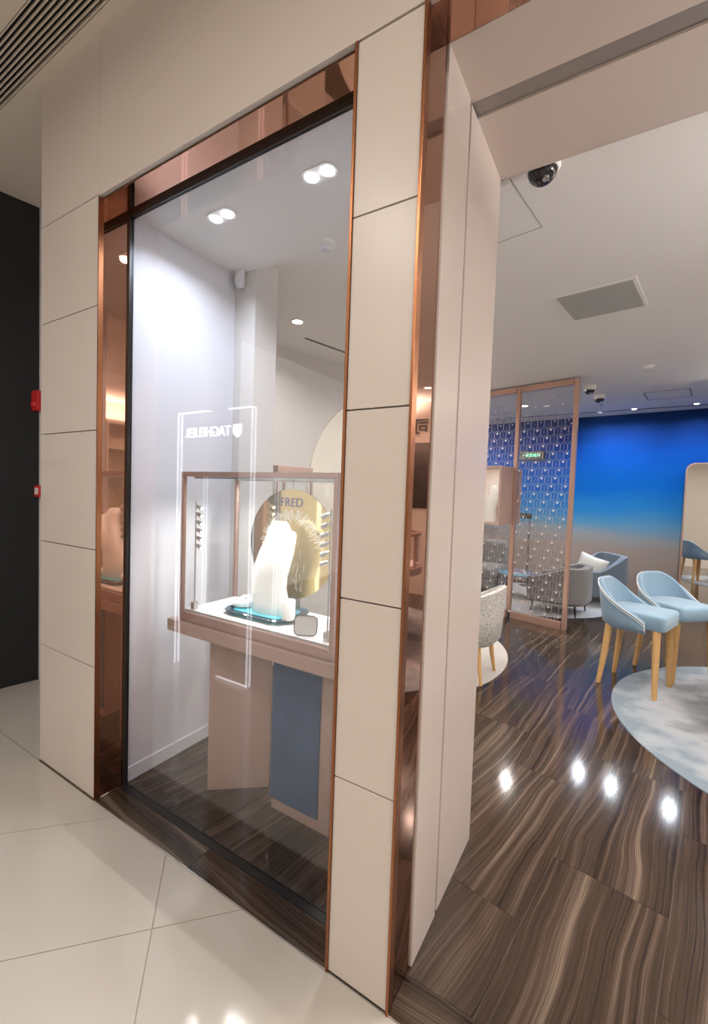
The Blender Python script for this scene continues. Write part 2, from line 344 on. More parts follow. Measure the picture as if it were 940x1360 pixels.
# bronze door reveal, jamb panels, header
wpart('bronze_reveal', M['bronze'], -.522, -.5155, 1.155, 1.286, 0, 2.905)
wpart('bronze_soffit', M['bronze'], -.515, 4, 1.15, 1.286, 2.9, 2.906)
wpart('jamb_panel', M['jamb'], -.525, -.509, 1.288, 1.497, .002, 2.9, .001)
wpart('shutter_channel', M['grey'], -.525, -.519, 1.497, 1.520, 0, 2.9)
wpart('jamb_panel', M['jamb'], -.525, -.511, 1.520, 1.93, .002, 2.9, .001)
wpart('jamb_panel', M['jamb'], -.735, -.525, 1.92, 1.93, .002, 2.98)
wpart('jamb_panel', M['white'], -.735, -.727, 1.30, 1.92, .002, 2.88)
wpart('header_panel', M['jamb'], -.53, 4, 1.288, 1.518, 2.9, 2.93)
wpart('shutter_slot', M['grey'], -.53, 4, 1.524, 1.585, 2.908, 2.94)
wpart('header_backing', M['backing'], -.513, 4, 1.286, 1.93, 2.93, 2.98)
wpart('header_panel', M['jamb'], -.53, 4, 1.590, 1.93, 2.9, 2.93)
wpart('header_face', M['jamb'], -.735, 4, 1.9305, 1.94, 2.9, 2.98)
# right end of the opening (outside the picture)
wpart('backing', M['backing'], 2.31, 2.99, 1.15, 1.9, 0, 2.9)
for a, b_ in zip(zr[:-1], zr[1:]): wpart('panel', M['tile'], 2.3, 3.0, 1.13, 1.15, a+g, b_-g)
wpart('jamb_panel', M['jamb'], 2.295, 2.31, 1.15, 1.93, 0, 2.9)

# shop window
w1 = empty('window_1', (-1.43, 1.281, 0), label='tall clear shop window with bronze mirror reveal and black frame', cat='window', kind='structure')
def w1p(name, m_, x0, x1, y0, y1, z0, z1, bevel=0): return box(name, m_, x0+1.43, x1+1.43, y0-1.281, y1-1.281, z0, z1, w1, bevel)
w1p('bronze_reveal', M['bronze'], -2.134, -2.125, 1.15, 1.288, .002, 2.88)
w1p('bronze_reveal', M['bronze'], -.7315, -.7265, 1.156, 1.288, .002, 2.88)
w1p('bronze_soffit', M['bronze'], -2.134, -.73, 1.15, 1.288, 2.874, 2.88)
w1p('frame_rail', M['black'], -2.125, -.7315, 1.272, 1.29, 2.853, 2.874)
w1p('frame_rail', M['black'], -2.125, -.7315, 1.247, 1.29, -.02, .0015)
for x in (-2.125, -.7435): w1p('frame_stile', M['black'], x, x+.012, 1.268, 1.29, 0, 2.874)
w1p('pane', M['glass'], -2.113, -.7435, 1.280, 1.286, .0015, 2.853)

# mall ceiling, recess at the left
mc = empty('ceiling_mall', (0, 0, 3.6), label='cream mall ceiling above the shop front', cat='ceiling', kind='structure')
obj('ceiling_board', MB().box(-4.6, 4, 1.078, 1.65, 0, .1), M['mallceil'], mc)
obj('ceiling_board', MB().box(-4.6, 4, -4.6, .900, 0, .1), M['mallceil'], mc)
ag = empty('air_grille', (-1.2, .989, 3.6), label='black linear air grille with cream slats in the mall ceiling', cat='air grille')
obj('slot_box', MB().box(-3.4, 4, -.089, .089, .04, .1), M['black'], ag)
for k in range(10):
    y = -.089+.0185*k+.003
    obj('slat', MB().box(-3.4, 4, y, y+.0048, -.001, .010), M['mallceil'], ag)
bw = box('wall_black', M['blackwall'], -.05, 0, -3, .26, 0, 3.6); bw.location = (-3.878, 1.34, 0); bw.rotation_euler[2] = R(-10)
setp(bw, 'black panel wall of the recess beside the shop front', 'wall', kind='structure')
br = box('wall_recess', M['white'], -4.1, -2.69, 1.6, 1.65, 0, 3.6)
setp(br, 'white back wall of the recess beside the shop front', 'wall', kind='structure')
fa = empty('fire_alarm', (-3.80, 1.60, 2.16), label='red fire alarm sounder with lamp on white recess wall, upper of two', cat='alarm')
obj('body', MB().prism(rrect(.11, .15, .02), 0, .05), M['red'], fa, bevel=.006).rotation_euler = (R(90), 0, 0)
obj('lamp', MB().lathe([(.001, .07), (.02, .065), (.028, .05)], 16), M['red'], fa, True, loc=(.0, 0, -.03)).rotation_euler = (R(90), 0, 0)
fb = empty('manual_call_point', (-3.79, 1.60, 1.48), label='small red call point with white glass on white recess wall, lower of two', cat='alarm')
obj('body', MB().prism(rrect(.09, .09, .012), 0, .035), M['red'], fb, bevel=.004).rotation_euler = (R(90), 0, 0)
obj('glass_plate', MB().prism(rrect(.05, .05, .005), .035, .038), M['paper'], fb).rotation_euler = (R(90), 0, 0)

# opposite side of the mall (seen in reflections)
ow = box('wall_opposite', M['cream'], -4.6, 4, -4.65, -4.6, 0, 3.7)
setp(ow, 'cream wall across the mall', 'wall', kind='structure')

# ------------------------------------------------------------------ shop shell
WL = R(-12.4)     # left wall runs along +Y turned 12.4 degrees
cs = empty('ceiling_shop', (0, 5, 2.98), label='white plaster ceiling inside the shop', cat='ceiling', kind='structure')
obj('ceiling_board', MB().box(-4.1, 4, -3.06, 4.2, 0, .1), M['ceil'], cs)
wbs = box('ceiling_window_bay', M['ceil'], -2.19, -.727, 1.29, 1.98, 2.88, 2.98)
setp(wbs, 'white soffit over the display window bay', 'ceiling', kind='structure')
obj('ceiling_board', MB().box(-4.1, -2.14, -3.4, -3.07, 0, .1), M['ceil'], cs)
wb = empty('wall_back', (-.727, 8.519, 0), R(-8.07), 'blue gradient mural wall, navy above fading to sand', 'wall', kind='structure')
obj('mural', MB().box(-3.2, 4.6, 0, .06, 0, 2.98), M['mural'], wb)
wl = empty('wall_left', (-3.047, 3.082, 0), WL, 'warm grey side wall behind the display window', 'wall', kind='structure')
obj('wall_board', MB().box(-.06, 0, -1.5, 3.05, 0, 2.98), M['leftwall'], wl)
wd = box('wall_lounge', M['leftwall'], -3.5, -3.44, 5.9, 9.2, 0, 2.98)
setp(wd, 'warm grey wall behind the lounge sofa', 'wall', kind='structure')
cv = empty('added_uplight', (-3.40, 6.75, 2.58), 0, 'added white uplight on the wall behind the lounge sofa', 'added uplight')  # added uplight, hidden from view, brightens the far shop ceiling
obj('trough', MB().box(-.04, .14, -.75, .75, -.03, 0), M['white'], cv); obj('trough_lip', MB().box(.12, .14, -.75, .75, 0, .05), M['white'], cv)
disk_light('fill_lamp', (.04, 0, .01), 430, .1, SOFT, cv, 170, (R(180), 0, 0), 'RECTANGLE', 1.4)
ws = box('wall_window_side', M['white'], -2.19, -2.13, 1.29, 1.965, 0, 2.88)
setp(ws, 'glossy white side wall of the display window', 'wall', kind='structure')
bs = box('baseboard_window_side', M['white'], -2.13, -2.122, 1.29, 1.96, 0, .075, None, .002)
setp(bs, 'low white skirting along the window side wall', 'baseboard', kind='structure')
wc = box('wall_column', M['leftwall'], -2.19, -1.955, 1.965, 2.16, 0, 2.98)
setp(wc, 'pale grey wall column at the end of the window bay', 'column', kind='structure')
wr = box('wall_right', M['cream'], 3.4, 3.46, 1.9, 9, 0, 2.98)
setp(wr, 'cream right hand wall of the shop', 'wall', kind='structure')
wn = box('wall_return', M['cream'], 1.36, 3.4, 6.3, 6.36, 0, 2.98)
setp(wn, 'cream return wall with dark picture and sign', 'wall', kind='structure')
cv = empty('added_uplight', (2.72, 6.25, 2.72), 0, 'added white uplight along the cream return wall', 'added uplight')  # invented fitting out of view, lifts the ceiling toward the mural
obj('trough', MB().box(-.62, .62, -.20, .05, -.03, 0), M['white'], cv); obj('trough_lip', MB().box(-.62, .62, -.20, -.18, 0, .05), M['white'], cv)
disk_light('fill_lamp', (0, -.1, .01), 560, 1.2, SOFT, cv, 170, (R(180), 0, 0), 'RECTANGLE', .1)

cv = empty('added_uplight', (2.62, 1.94, 2.5), 0, 'added white uplight on the inner face of the entrance pillar', 'added uplight')  # added out of frame to brighten the ceiling near the entrance
obj('trough', MB().box(-.3, .36, 0, .2, -.03, 0), M['white'], cv); obj('trough_lip', MB().box(-.3, .36, .18, .2, 0, .05), M['white'], cv)
disk_light('fill_lamp', (.03, .1, .01), 470, .6, SOFT, cv, 175, (R(180), 0, 0), 'RECTANGLE', .12)
# lamps: [fixture + lamp light]
def downlight(loc, power, label, group, r=.045, color=NEUT, lens='lenswarm', lr=.05, spread=150):
    t = empty('downlight', loc, label=label, cat='downlight', group=group)
    obj('rim', MB().lathe([(r+.012, 0), (r+.012, -.004), (r, -.006), (r-.004, .0)], 24), M['ceil'], t, True)
    obj('lens', MB().lathe([(r-.004, -.001), (r-.004, .0)], 20), M[lens], t)
    if power: disk_light('downlight_lamp', (0, 0, -.012), power, lr*2, color, t, spread)
    return t
for i, (x, y) in enumerate(((-1.738, 1.506), (-1.149, 1.506))):
    t = empty('twin_downlight', (x, y, 2.88), 0, 'bright twin spotlight recessed in the window bay ceiling', 'downlight', 'twin spotlights over the window display')
    obj('trim_plate', MB().prism(rrect(.165, .085, .04, 8), -.006, 0), M['ceil'], t)
    for k in (-.04, .04):
        obj('lamp_lens', MB().lathe([(.001, -.012), (.025, -.010), (.03, -.006)], 20, (k, 0)), M['lens'], t, True)
        disk_light('spot_lamp', (k, 0, -.02), 3.6, .05, COOL, t, 150)
SP = 'downlights in the shop ceiling'
LAB = 'round white downlight in the shop ceiling '
for x, y, p, lab in ((-2.419, 2.927, 22, 'beside the short black air slot'), (.75, 2.6, 26, 'just inside the shop entrance'), (1.9, 2.6, 26, 'before the cream shelving'), (-1.0, 2.95, 20, 'behind the door jamb'), (-1.35, 3.5, 20, 'over the speckled chair'),
                (-1.75, 4.6, 24, 'over the pale cream rug'), (1.25, 4.15, 28, 'over the round display counter'), (2.4, 4.6, 26, 'over the blue grey rug edge'), (-2.2, 5.75, 20, 'at the far end of the glass screen'), (1.25, 5.5, 24, 'before the cream return wall'), (-1.357, 7.154, 26, 'over the low lounge table'), (2.4, 5.7, 22, 'before the large dark picture')):
    downlight((x, y, 2.98), p*.45, LAB+lab, SP)
for x, y in ((-.386, 8.055), (.081, 7.972), (.826, 7.852), (1.6, 7.75)):
    downlight((x, y, 2.98), 11, 'small downlight beside the slot along the mural wall', 'downlights washing the mural', .035, COOL, 'lens')
# mall lamps behind the camera
for x, y in ((-4.4, -.88), (-1.6, -.8), (0, -.6), (1.8, -.6), (-2.4, -2.6), (0, -2.6), (2, -2.6)):
    downlight((x, y, 3.6), 17, 'large warm downlight in the mall ceiling', 'downlights in the mall ceiling', .08, WARM, 'lenswarm', .07, 175)

# ceiling fittings
def plate(name, pts, z, m_, label, cat, th_=.006, rim=None):
    t = empty(name, (sum(p[0] for p in pts)/4, sum(p[1] for p in pts)/4, z), label=label, cat=cat)
    c = t.location; q = [(p[0]-c.x, p[1]-c.y) for p in pts]
    return t, q
t, q = plate('air_return_grille', [(-.48, 3.40), (-.01, 3.325), (.07, 3.82), (-.40, 3.895)], 2.98, None, 'grey rectangular air return grille in the shop ceiling', 'air grille')
obj('frame', MB().prism([(x*1.06, y*1.05) for x, y in q], -.008, 0), M['ceil'], t, bevel=.002)
obj('mesh_face', MB().prism([(x*.97, y*.95) for x, y in q], -.012, -.008), M['grille'], t)
for k in range(22):
    f0, f1 = (k+.15)/22, (k+.55)/22
    L_ = lambda a, b_, f: (a[0]+(b_[0]-a[0])*f, a[1]+(b_[1]-a[1])*f)
    qq = [(x*.95, y*.93) for x, y in q]
    obj('louvre', MB().prism([L_(qq[0], qq[3], f0), L_(qq[1], qq[2], f0), L_(qq[1], qq[2], f1), L_(qq[0], qq[3], f1)], -.014, -.012), M['grille'], t)
def hatch(c, w, h, rz, label, line=.006):
    t = empty('ceiling_hatch', (c[0], c[1], 2.98), rz, label, 'hatch')
    m = MB()
    for a in ((-w/2, w/2, -h/2, -h/2+line), (-w/2, w/2, h/2-line, h/2), (-w/2, -w/2+line, -h/2+line, h/2-line), (w/2-line, w/2, -h/2+line, h/2-line)): m.box(*a, -.003, 0)
    obj('seam_frame', m, M['hatch'], t)
    obj('hatch_board', MB().box(-w/2+line, w/2-line, -h/2+line, h/2-line, -.002, 0), M['ceil'], t)
hatch((-.69, 2.31), .45, .46, R(-9), 'flush access hatch beside the door jamb', .004)
hatch((.437, 7.07), .5, .52, R(-8), 'flush access hatch in ceiling near the blue wall', .02)
sl = empty('light_slot', (.15, 8.02, 2.98), R(-4), 'long black slot in the ceiling along the blue wall', 'slot')
obj('slot_trim', MB().box(-2.6, 2.6, -.018, .018, -.004, 0), M['black'], sl)
sl2 = empty('air_slot', (-2.552, 3.515, 2.98), WL, 'short black air slot in ceiling beside the side wall', 'slot')
obj('slot_trim', MB().box(-.014, .014, -.25, .6, -.004, 0), M['black'], sl2)
def dome(loc, label, r=.06):
    t = empty('dome_camera', loc, label=label, cat='camera')
    obj('collar', MB().lathe([(r*1.15, 0), (r*1.15, -r*.6), (r*1.0, -r*.8)], 28), M['ceil'], t, True)
    obj('dome', MB().lathe([(r*.95*math.cos(a), -r*.75-r*.9*math.sin(a)) for a in [R(k) for k in (0, 15, 30, 45, 60, 75, 88)]], 28), M['black_gloss'], t, True)
    obj('lens', MB().lathe([(r*.22, -r*1.45), (r*.22, -r*1.62), (.001, -r*1.66)], 16, (r*.3, -r*.35)), M['steel'], t, True)
M['black_gloss'] = mat('black_dome', (.012, .012, .014), .05)
dome((-.36, 2.015, 2.98), 'black dome camera on the ceiling just behind the door header', .062)
dome((-.422, 6.221, 2.98), 'white collared dome camera on ceiling, nearer the screen of two', .062)
dome((-.337, 6.799, 2.98), 'white collared dome camera on ceiling, nearer the mural of two', .062)
def detector(loc, label):
    t = empty('smoke_detector', loc, label=label, cat='detector')
    obj('base', MB().lathe([(.052, 0), (.052, -.012), (.046, -.018)], 24), M['ceil'], t, True)
    obj('chamber', MB().lathe([(.034, -.018), (.034, -.03), (.026, -.038), (.001, -.039)], 24), M['white'], t, True)
detector((-1.424, 1.94, 2.88), 'round white smoke detector on the window bay ceiling')
detector((.159, 5.531, 2.98), 'round white smoke detector on the ceiling beyond the air grille')
t = empty('sprinkler', (-.34, 7.45, 2.98), label='small sprinkler head on the ceiling beside the screen', cat='sprinkler')
obj('stem', MB().lathe([(.03, 0), (.03, -.004), (.008, -.005), (.008, -.035)], 12), M['steel'], t, True)
obj('deflector', MB().lathe([(.018, -.038), (.018, -.04)], 12), M['steel'], t)
for x in (-.012, .012): obj('yoke', MB().tube([(x, 0, -.03), (x*1.3, 0, -.034), (x, 0, -.038)], .002, 6), M['steel'], t)
t = empty('motion_sensor', (-2.07, 1.962, 2.83), label='small white motion sensor at the top of the grey column', cat='sensor')
obj('body', MB().prism(rrect(.055, .11, .02), 0, .045), M['white'], t, True, bevel=.006).rotation_euler = (R(75), 0, R(20))
obj('eye', MB().prism(rrect(.03, .035, .012), .045, .05), M['paper'], t).rotation_euler = (R(75), 0, R(20))

# ivory disc on the left wall and back showcase
t = empty('wall_disc', (-3.047+.2147*1.827, 3.082+.9767*1.827, 1.578), WL, 'large ivory disc panel on the warm grey side wall', 'wall panel')
d_ = obj('disc', MB().lathe([(1.15, 0), (1.15, .03), (1.13, .035)], 72), M['discwall'], t, True); d_.rotation_euler = (0, R(90), 0)
for a in (62, 100, 138):
    o = obj('fan_line', MB().tube([(.0, 0, .036), (-1.13*math.sin(R(a)), -1.13*math.cos(R(a)), .036)], .004, 6), M['frame'], t); o.rotation_euler = (0, R(90), 0)

# ------------------------------------------------------------------ display table and showcase in the window
dt = empty('display_table', (-1.53, 1.68, 0), label='rose taupe display table with slab leg and blue plaster pedestal', cat='table')
def dp(name, m_, x0, x1, y0, y1, z0, z1, bevel=.002, rz=0, par=None): return box(name, m_, x0+1.53, x1+1.53, y0-1.68, y1-1.68, z0, z1, par or dt, bevel, rz)
dp('tabletop', M['pink'], -1.955, -.928, 1.394, 1.846, .815, .877, .004)
lg = obj('slab_leg', MB().box(0, .31, 0, .07, 0, .815), M['pink'], dt, bevel=.003); lg.location = (-1.733+1.53, 1.483-1.68, 0); lg.rotation_euler[2] = R(39.8)
dp('pedestal', M['pink'], -1.385, -1.045, 1.578, 1.835, 0, .815, .003)
dp('blue_panel', M['blueplaster'], -1.385, -1.105, 1.568, 1.578, .06, .813, .001)

sc = empty('showcase', (-1.505, 1.70, .836), label='glass jewellery showcase with champagne frame on the display table', cat='showcase')
X0, X1, Y0, Y1, ZT = -.50, .505, -.20, .20, .795
def scp(name, m_, *a, bevel=.0015): return obj(name, MB().box(*a), m_, sc, bevel=bevel)
for a in ((X0, X1, Y0, Y0+.022), (X0, X1, Y1-.022, Y1), (X0, X0+.022, Y0+.022, Y1-.022), (X1-.022, X1, Y0+.022, Y1-.022)): scp('base_rail', M['frame'], *a, 0, .048)
for a in ((X0, X1, Y0, Y0+.024), (X0, X1, Y1-.024, Y1), (X0, X0+.022, Y0+.024, Y1-.024), (X1-.022, X1, Y0+.024, Y1-.024)): scp('top_rail', M['frame'], *a, ZT-.024, ZT)
for x in (X0, X1-.022):
    for y in (Y0, Y1-.022): scp('post', M['frame'], x, x+.022, y, y+.022, .048, ZT-.024)
scp('deck', M['plinth'], X0+.022, X1-.022, Y0+.022, Y1-.022, .03, .058, bevel=.001)
for a in ((X0+.022, X1-.022, Y0+.008, Y0+.013), (X0+.022, X1-.022, Y1-.013, Y1-.008), (X0+.008, X0+.013, Y0+.022, Y1-.022), (X1-.013, X1-.008, Y0+.022, Y1-.022)): scp('side_pane', M['caseglass'], *a, .048, ZT-.024, bevel=0)
scp('top_pane', M['caseglass'], X0+.022, X1-.022, Y0+.024, Y1-.024, ZT-.012, ZT-.006, bevel=0)
DECK = .836+.058
SK = .942
def near(o):
    l_ = o.location; o.location = (l_.x*SK, l_.y*SK, CAMZ-(CAMZ-l_.z)*SK); o.scale = (SK, SK, SK); return o
near(sc)
for y, p in ((Y1-.05, 11), (Y0+.05, 2.5)):
    obj('light_strip', MB().box(X0+.05, X1-.05, y-.006, y+.006, ZT-.034, ZT-.024), M['steel'], sc)
    disk_light('strip_lamp', (0, y, ZT-.036), p, .85, (1, .97, .91), sc, 150, (0, 0, 0), 'RECTANGLE', .01)
# lamp poles
def lamp_pole(x, y, sgn, label):
    t = empty('showcase_lamp', (x, y, DECK), 0 if sgn > 0 else math.pi, label, 'lamp')
    near(t)
    obj('base', MB().box(-.014, .014, -.014, .014, 0, .04), M['steel'], t, bevel=.002)
    obj('pole', MB().tube([(0, 0, .04), (0, 0, .58)], .004, 10), M['steel'], t, True)
    for k in range(6):
        z = .56-.042*k
        h = obj('lamp_head', MB().tube([(.004, 0, z), (.012, 0, z-.002), (.016, 0, z-.003), (.046, 0, z-.016)], [.004, .005, .010, .012], 12), M['steel'], t, True)
        d = Vector((.03, 0, -.013)).normalized(); p = Vector((.046, 0, z-.016))
        obj('lens', MB().tube([p, p+d*.002], .008, 12), M['headlens'], h)
        l = bpy.data.lights.new('lamp_spot', 'SPOT'); l.energy = .75; l.spot_size = R(95); l.spot_blend = .8; l.shadow_soft_size = .01; l.color = (1, .97, .9)
        o = bpy.data.objects.new('lamp_spot', l); COL.objects.link(o); o.parent = t; o.location = p+d*.006
        o.rotation_euler = Vector((.8, 0, -.45)).to_track_quat('-Z', 'Y').to_euler()
lamp_pole(-1.935, 1.545, 1, 'slim steel lamp pole with six small heads, nearer the white side wall')
lamp_pole(-1.075, 1.565, -1, 'slim steel lamp pole with six small heads, beside the shop front pillar')
# etched gold disc
YD = 1.83
gd = empty('mirror_disc', (-1.513, YD, DECK), label='round gold mirror disc with etched rays and lettering inside the showcase', cat='mirror')
near(gd); CZ = 1.262-DECK; RD = .295
o = obj('disc', MB().lathe([(RD, 0), (RD, .006)], 72), M['gold'], gd, True); o.rotation_euler = (R(90), 0, 0); o.location = (0, 0, CZ)
obj('hanging_wire', MB().tube([(0, .004, CZ+RD-.01), (0, .004, 1.61-DECK)], .0015, 6), M['black'], gd)
obj('foot', MB().box(-.05, .05, -.01, .03, 0, CZ-RD+.012), M['steel'], gd)
m = MB(); rnd = random.Random(3)
for k in range(84):
    a = R(8+164*k/83+rnd.uniform(-.9, .9)); r0 = rnd.uniform(.14, .19); r1 = rnd.uniform(.19, .225)
    c, s_ = math.cos(a), math.sin(a); w_ = .0012
    m.add([(c*r0-s_*w_, -.0066, CZ-.03+s_*r0+c*w_), (c*r0+s_*w_, -.0066, CZ-.03+s_*r0-c*w_), (c*r1+s_*w_, -.0066, CZ-.03+s_*r1-c*w_), (c*r1-s_*w_, -.0066, CZ-.03+s_*r1+c*w_)], [(0, 1, 2, 3)])
for k in range(40):
    x = rnd.uniform(-.06, .10); z = CZ-rnd.uniform(.06, .26); l_ = rnd.uniform(.01, .05)
    m.box(x, x+.0013, -.0066, -.006, z, z+l_)
obj('etched_rays', m, M['rays'], gd)['kind'] = 'stuff'
text('lettering', 'FRED', .068, M['letters'], gd, .001, (.0, -.0072, CZ+.222), (R(90), 0, 0), 1.02)
# tray
tr = empty('tray', (-1.57, 1.715, DECK), R(0), 'rounded smoky teal acrylic tray on the showcase deck', 'tray')
near(tr)
def ring(w, h, r, z): return [(x, y, z) for x, y in rrect(w, h, r, 8)]
obj('dish', MB().rings([ring(.36, .22, .05, .006), ring(.40, .26, .07, .009), ring(.425, .285, .08, .022), ring(.415, .275, .078, .026), ring(.39, .25, .065, .020), ring(.35, .21, .05, .017)]), M['tealdark'], tr, True)
obj('tray_liner', MB().prism(rrect(.34, .20, .05, 8), .0175, .020), M['teal'], tr)
obj('foot_plate', MB().prism(rrect(.39, .25, .06, 8), 0, .006), M['teal'], tr)
TZ = DECK+.02
# bust
def bust(name, loc, label, sc_=1, rz=0):
    t = empty(name, loc, rz, label, 'bust')
    E_ = [(0, -.112, .100, .075, .02), (.015, -.114, .098, .076, .018), (.05, -.118, .096, .066, .012), (.13, -.122, .086, .056, .004), (.20, -.115, .100, .052, -.004), (.24, -.101, .118, .050, -.008), (.32, -.070, .139, .047, -.006),
          (.375, -.048, .146, .043, 0), (.40, -.040, .146, .041, .004), (.415, -.037, .132, .039, .008), (.43, -.036, .108, .037, .012), (.45, -.028, .088, .034, .018), (.466, -.016, .077, .029, .022), (.474, .004, .062, .018, .024)]
    K = [(z, (l_+r_)/2, (r_-l_)/2, d_, y_) for z, l_, r_, d_, y_ in E_]
    rs = []
    for z, cx, w, d, dy in K:
        r_ = []
        for i in range(28):
            a = 2*math.pi*i/28; c, s_ = math.cos(a), math.sin(a)
            r_.append((( cx+w*math.copysign(abs(c)**.8, c))*sc_, (dy+d*math.copysign(abs(s_)**.9, s_))*sc_, (z+(.012*c if .36 < z < .42 else 0))*sc_))
        rs.append(r_)
    b_ = obj('body', MB().rings(rs), M['bust'], t, True)
    obj('necklace_tab', MB().prism(rrect(.024*sc_, .010*sc_, .004*sc_), 0, .003), M['paper'], b_, loc=(-.015*sc_, -.043*sc_, .365*sc_)).rotation_euler = (R(90), 0, 0)
    return t
near(bust('necklace_bust', (-1.53, 1.70, TZ), 'tall white necklace bust standing on the teal tray'))
t = empty('ring_cushion', (-1.725, 1.69, TZ), R(20), 'small white curled ring cushion on the teal tray', 'ring holder'); near(t)
obj('cushion', MB().rings([[(r_*1.25*math.cos(2*math.pi*i/20), r_*math.sin(2*math.pi*i/20), z+.012*math.cos(2*math.pi*i/20)*(z > .01)) for i in range(20)] for r_, z in ((.035, 0), (.046, .008), (.048, .022), (.042, .036), (.03, .046), (.012, .052), (.002, .053))]), M['bust'], t, True)
obj('cushion_roll', MB().tube([(.035*math.cos(R(a)), .03*math.sin(R(a)), .045+.012*math.cos(R(a))) for a in range(-60, 200, 20)], .009, 10), M['bust'], t, True)
t = empty('ring_cylinder', (-1.372, 1.655, TZ), 0, 'short white cylinder ring holder on the teal tray', 'ring holder'); near(t)
obj('cylinder', MB().lathe([(.030, 0), (.033, .003), (.033, .092), (.030, .098), (.001, .099)], 32), M['bust'], t, True)
obj('slit', MB().box(-.02, .02, -.001, .001, .0985, .0996), M['plinth'], t)
t = empty('price_card', (-1.195, 1.565, DECK), R(28), 'white rounded card with dark outline on the showcase deck', 'card'); near(t)
o = obj('card', MB().prism(rrect(.105, .088, .022, 8), 0, .003), M['paper'], t); o.rotation_euler = (R(78), 0, 0); o.location = (0, 0, .046)
o2 = obj('outline', MB().tube([(x, y, .0035) for x, y in rrect(.105, .088, .022, 8)]+[(.0525, .022, .0035)], .0018, 6), M['black'], t); o2.rotation_euler = (R(78), 0, 0); o2.location = (0, 0, .046)
obj('easel', MB().box(-.02, .02, -.002, .03, 0, .004), M['paper'], t)

# a second showcase by the left wall, seen through the window
t = empty('tall_showcase', (-2.72, 3.12, 0), WL, 'champagne framed tall glass showcase standing by the warm grey side wall', 'showcase')
obj('plinth', MB().box(-.22, .22, -.2, .2, 0, .95), M['leftwall'], t, bevel=.003)
obj('frame_top', MB().box(-.22, .22, -.2, .2, 1.70, 1.765), M['frame'], t, bevel=.003)
for x in (-.22, .2):
    for y in (-.2, .18): obj('post', MB().box(x, x+.02, y, y+.02, .95, 1.70), M['frame'], t)
obj('pane', MB().box(.208, .212, -.18, .18, .95, 1.70), M['caseglass'], t)
obj('pane', MB().box(-.2, .2, -.192, -.188, .95, 1.70), M['caseglass'], t)

# ------------------------------------------------------------------ seats
def tub(name, loc, rz, label, group, P):
    """upholstered tub seat, faces local +x; P holds the proportions"""
    t = empty(name, loc, rz, label, P['cat'], group)
    w, dF, dB, rb = P['w']/2, P['front'], P['back'], P['rb']
    path = [(dF, w)]
    n = 5
    for k in range(1, n): path.append((dF+(-dB+rb-dF)*k/n, w))
    for k in range(9):
        a = R(90+90*k/8); path.append((-dB+rb+rb*math.cos(a), w-rb+rb*math.sin(a)))
    m_ = [(x, -y) for x, y in path[::-1]]
    path = path+([((-dB), 0)] if w-rb > .02 else [])+m_
    # top height along the path
    N = len(path); T = P['th']; z0 = P['z0']
    rings_ = []; topo = []; ends = []
    for i, (x, y) in enumerate(path):
        a, b_ = path[max(i-1, 0)], path[min(i+1, N-1)]
        tx, ty = b_[0]-a[0], b_[1]-a[1]; l_ = math.hypot(tx, ty); nx, ny = ty/l_, -tx/l_     # points inward?
        if nx*(-x)+ny*(-y) < 0 and math.hypot(x, y) > .05: nx, ny = -nx, -ny
        f = min(1, max(0, (x+dB)/(dF+dB))); h = P['ztop'](f)
        sp_ = P['splay']*(1-f)
        ox, oy = -nx, -ny
        zb = z0
        def pt(off, z, lean): return (x+nx*off+ox*lean, y+ny*off+oy*lean, z)
        lean = sp_*(h-z0)/.4
        rings_.append([pt(.035, zb, 0), pt(0, zb+.035, 0), pt(0, zb+(h-zb)*.5, lean*.5), pt(.004, h-.012, lean), pt(T*.5, h, lean), pt(T-.002, h-.012, lean), pt(T, zb+(h-zb)*.5, lean*.5), pt(T, zb+.02, 0)])
        topo.append(pt(-.001, h-.012, lean)); 
    sh = obj('shell', MB().rings(rings_), P['mat'], t, True, bevel=0)
    if P.get('pipe'):
        z_end = [Vector(rings_[0][3]), Vector(rings_[0][1])]
        full = [rings_[0][1], rings_[0][2]]+topo+[rings_[-1][2], rings_[-1][1]]
        obj('piping', MB().tube(full, .0035, 6), M['piping'], sh, True)
        full2 = [(p[0]+(-.018 if k in (0, 1) else 0), p[1]*1.004, p[2]-(.018 if k > 1 else 0)) for k, p in enumerate(full)]
        obj('piping', MB().tube(full2[2:-2], .0025, 6), M['piping'], sh, True)
    # seat pad
    iw = w-T*.55 if P.get('inset') else w*.98
    xf, xb, pr_, br_ = P['pad_front'], -dB+T*.6, P['pad_r'], max(P['pad_r'], rb-T*.5)
    pts = []
    for qx, qy, qr, a0 in ((xf-pr_, iw-pr_, pr_, 0), (xb+br_, iw-br_, br_, 90), (xb+br_, -iw+br_, br_, 180), (xf-pr_, -iw+pr_, pr_, 270)):
        for k in range(7):
            a = R(a0+15*k); pts.append((qx+qr*math.cos(a), qy+qr*math.sin(a)))
    zs0, zs1 = P['seat0'], P['seat1']
    def scale(ps, s_, z):
        cx = sum(p[0] for p in ps)/len(ps); return [(cx+(p[0]-cx)*s_, p[1]*s_, z) for p in ps]
    obj('seat', MB().rings([scale(pts, .96, zs0), scale(pts, 1, zs0+.012), scale(pts, 1, zs1-.022), scale(pts, .985, zs1-.008), scale(pts, .94, zs1)]), P['mat2'], t, True)
    for lx, ly, sx, sy in P['legs']:
        obj('leg', MB().tube([(lx, ly, z0+.05 if P.get('legup') is None else P['legup']), (lx+sx*.5, ly+sy*.5, (z0)*.5), (lx+sx, ly+sy, 0)], [P['lr'], P['lr']*.85, P['lr']*.62], 14), P['legmat'], t, True)
    if P.get('brace'):
        obj('seat_frame', MB().box(-dB+.06, P['pad_front']-.04, -w+.05, w-.05, zs0-.03, zs0+.005), P['legmat'], t)
    return t
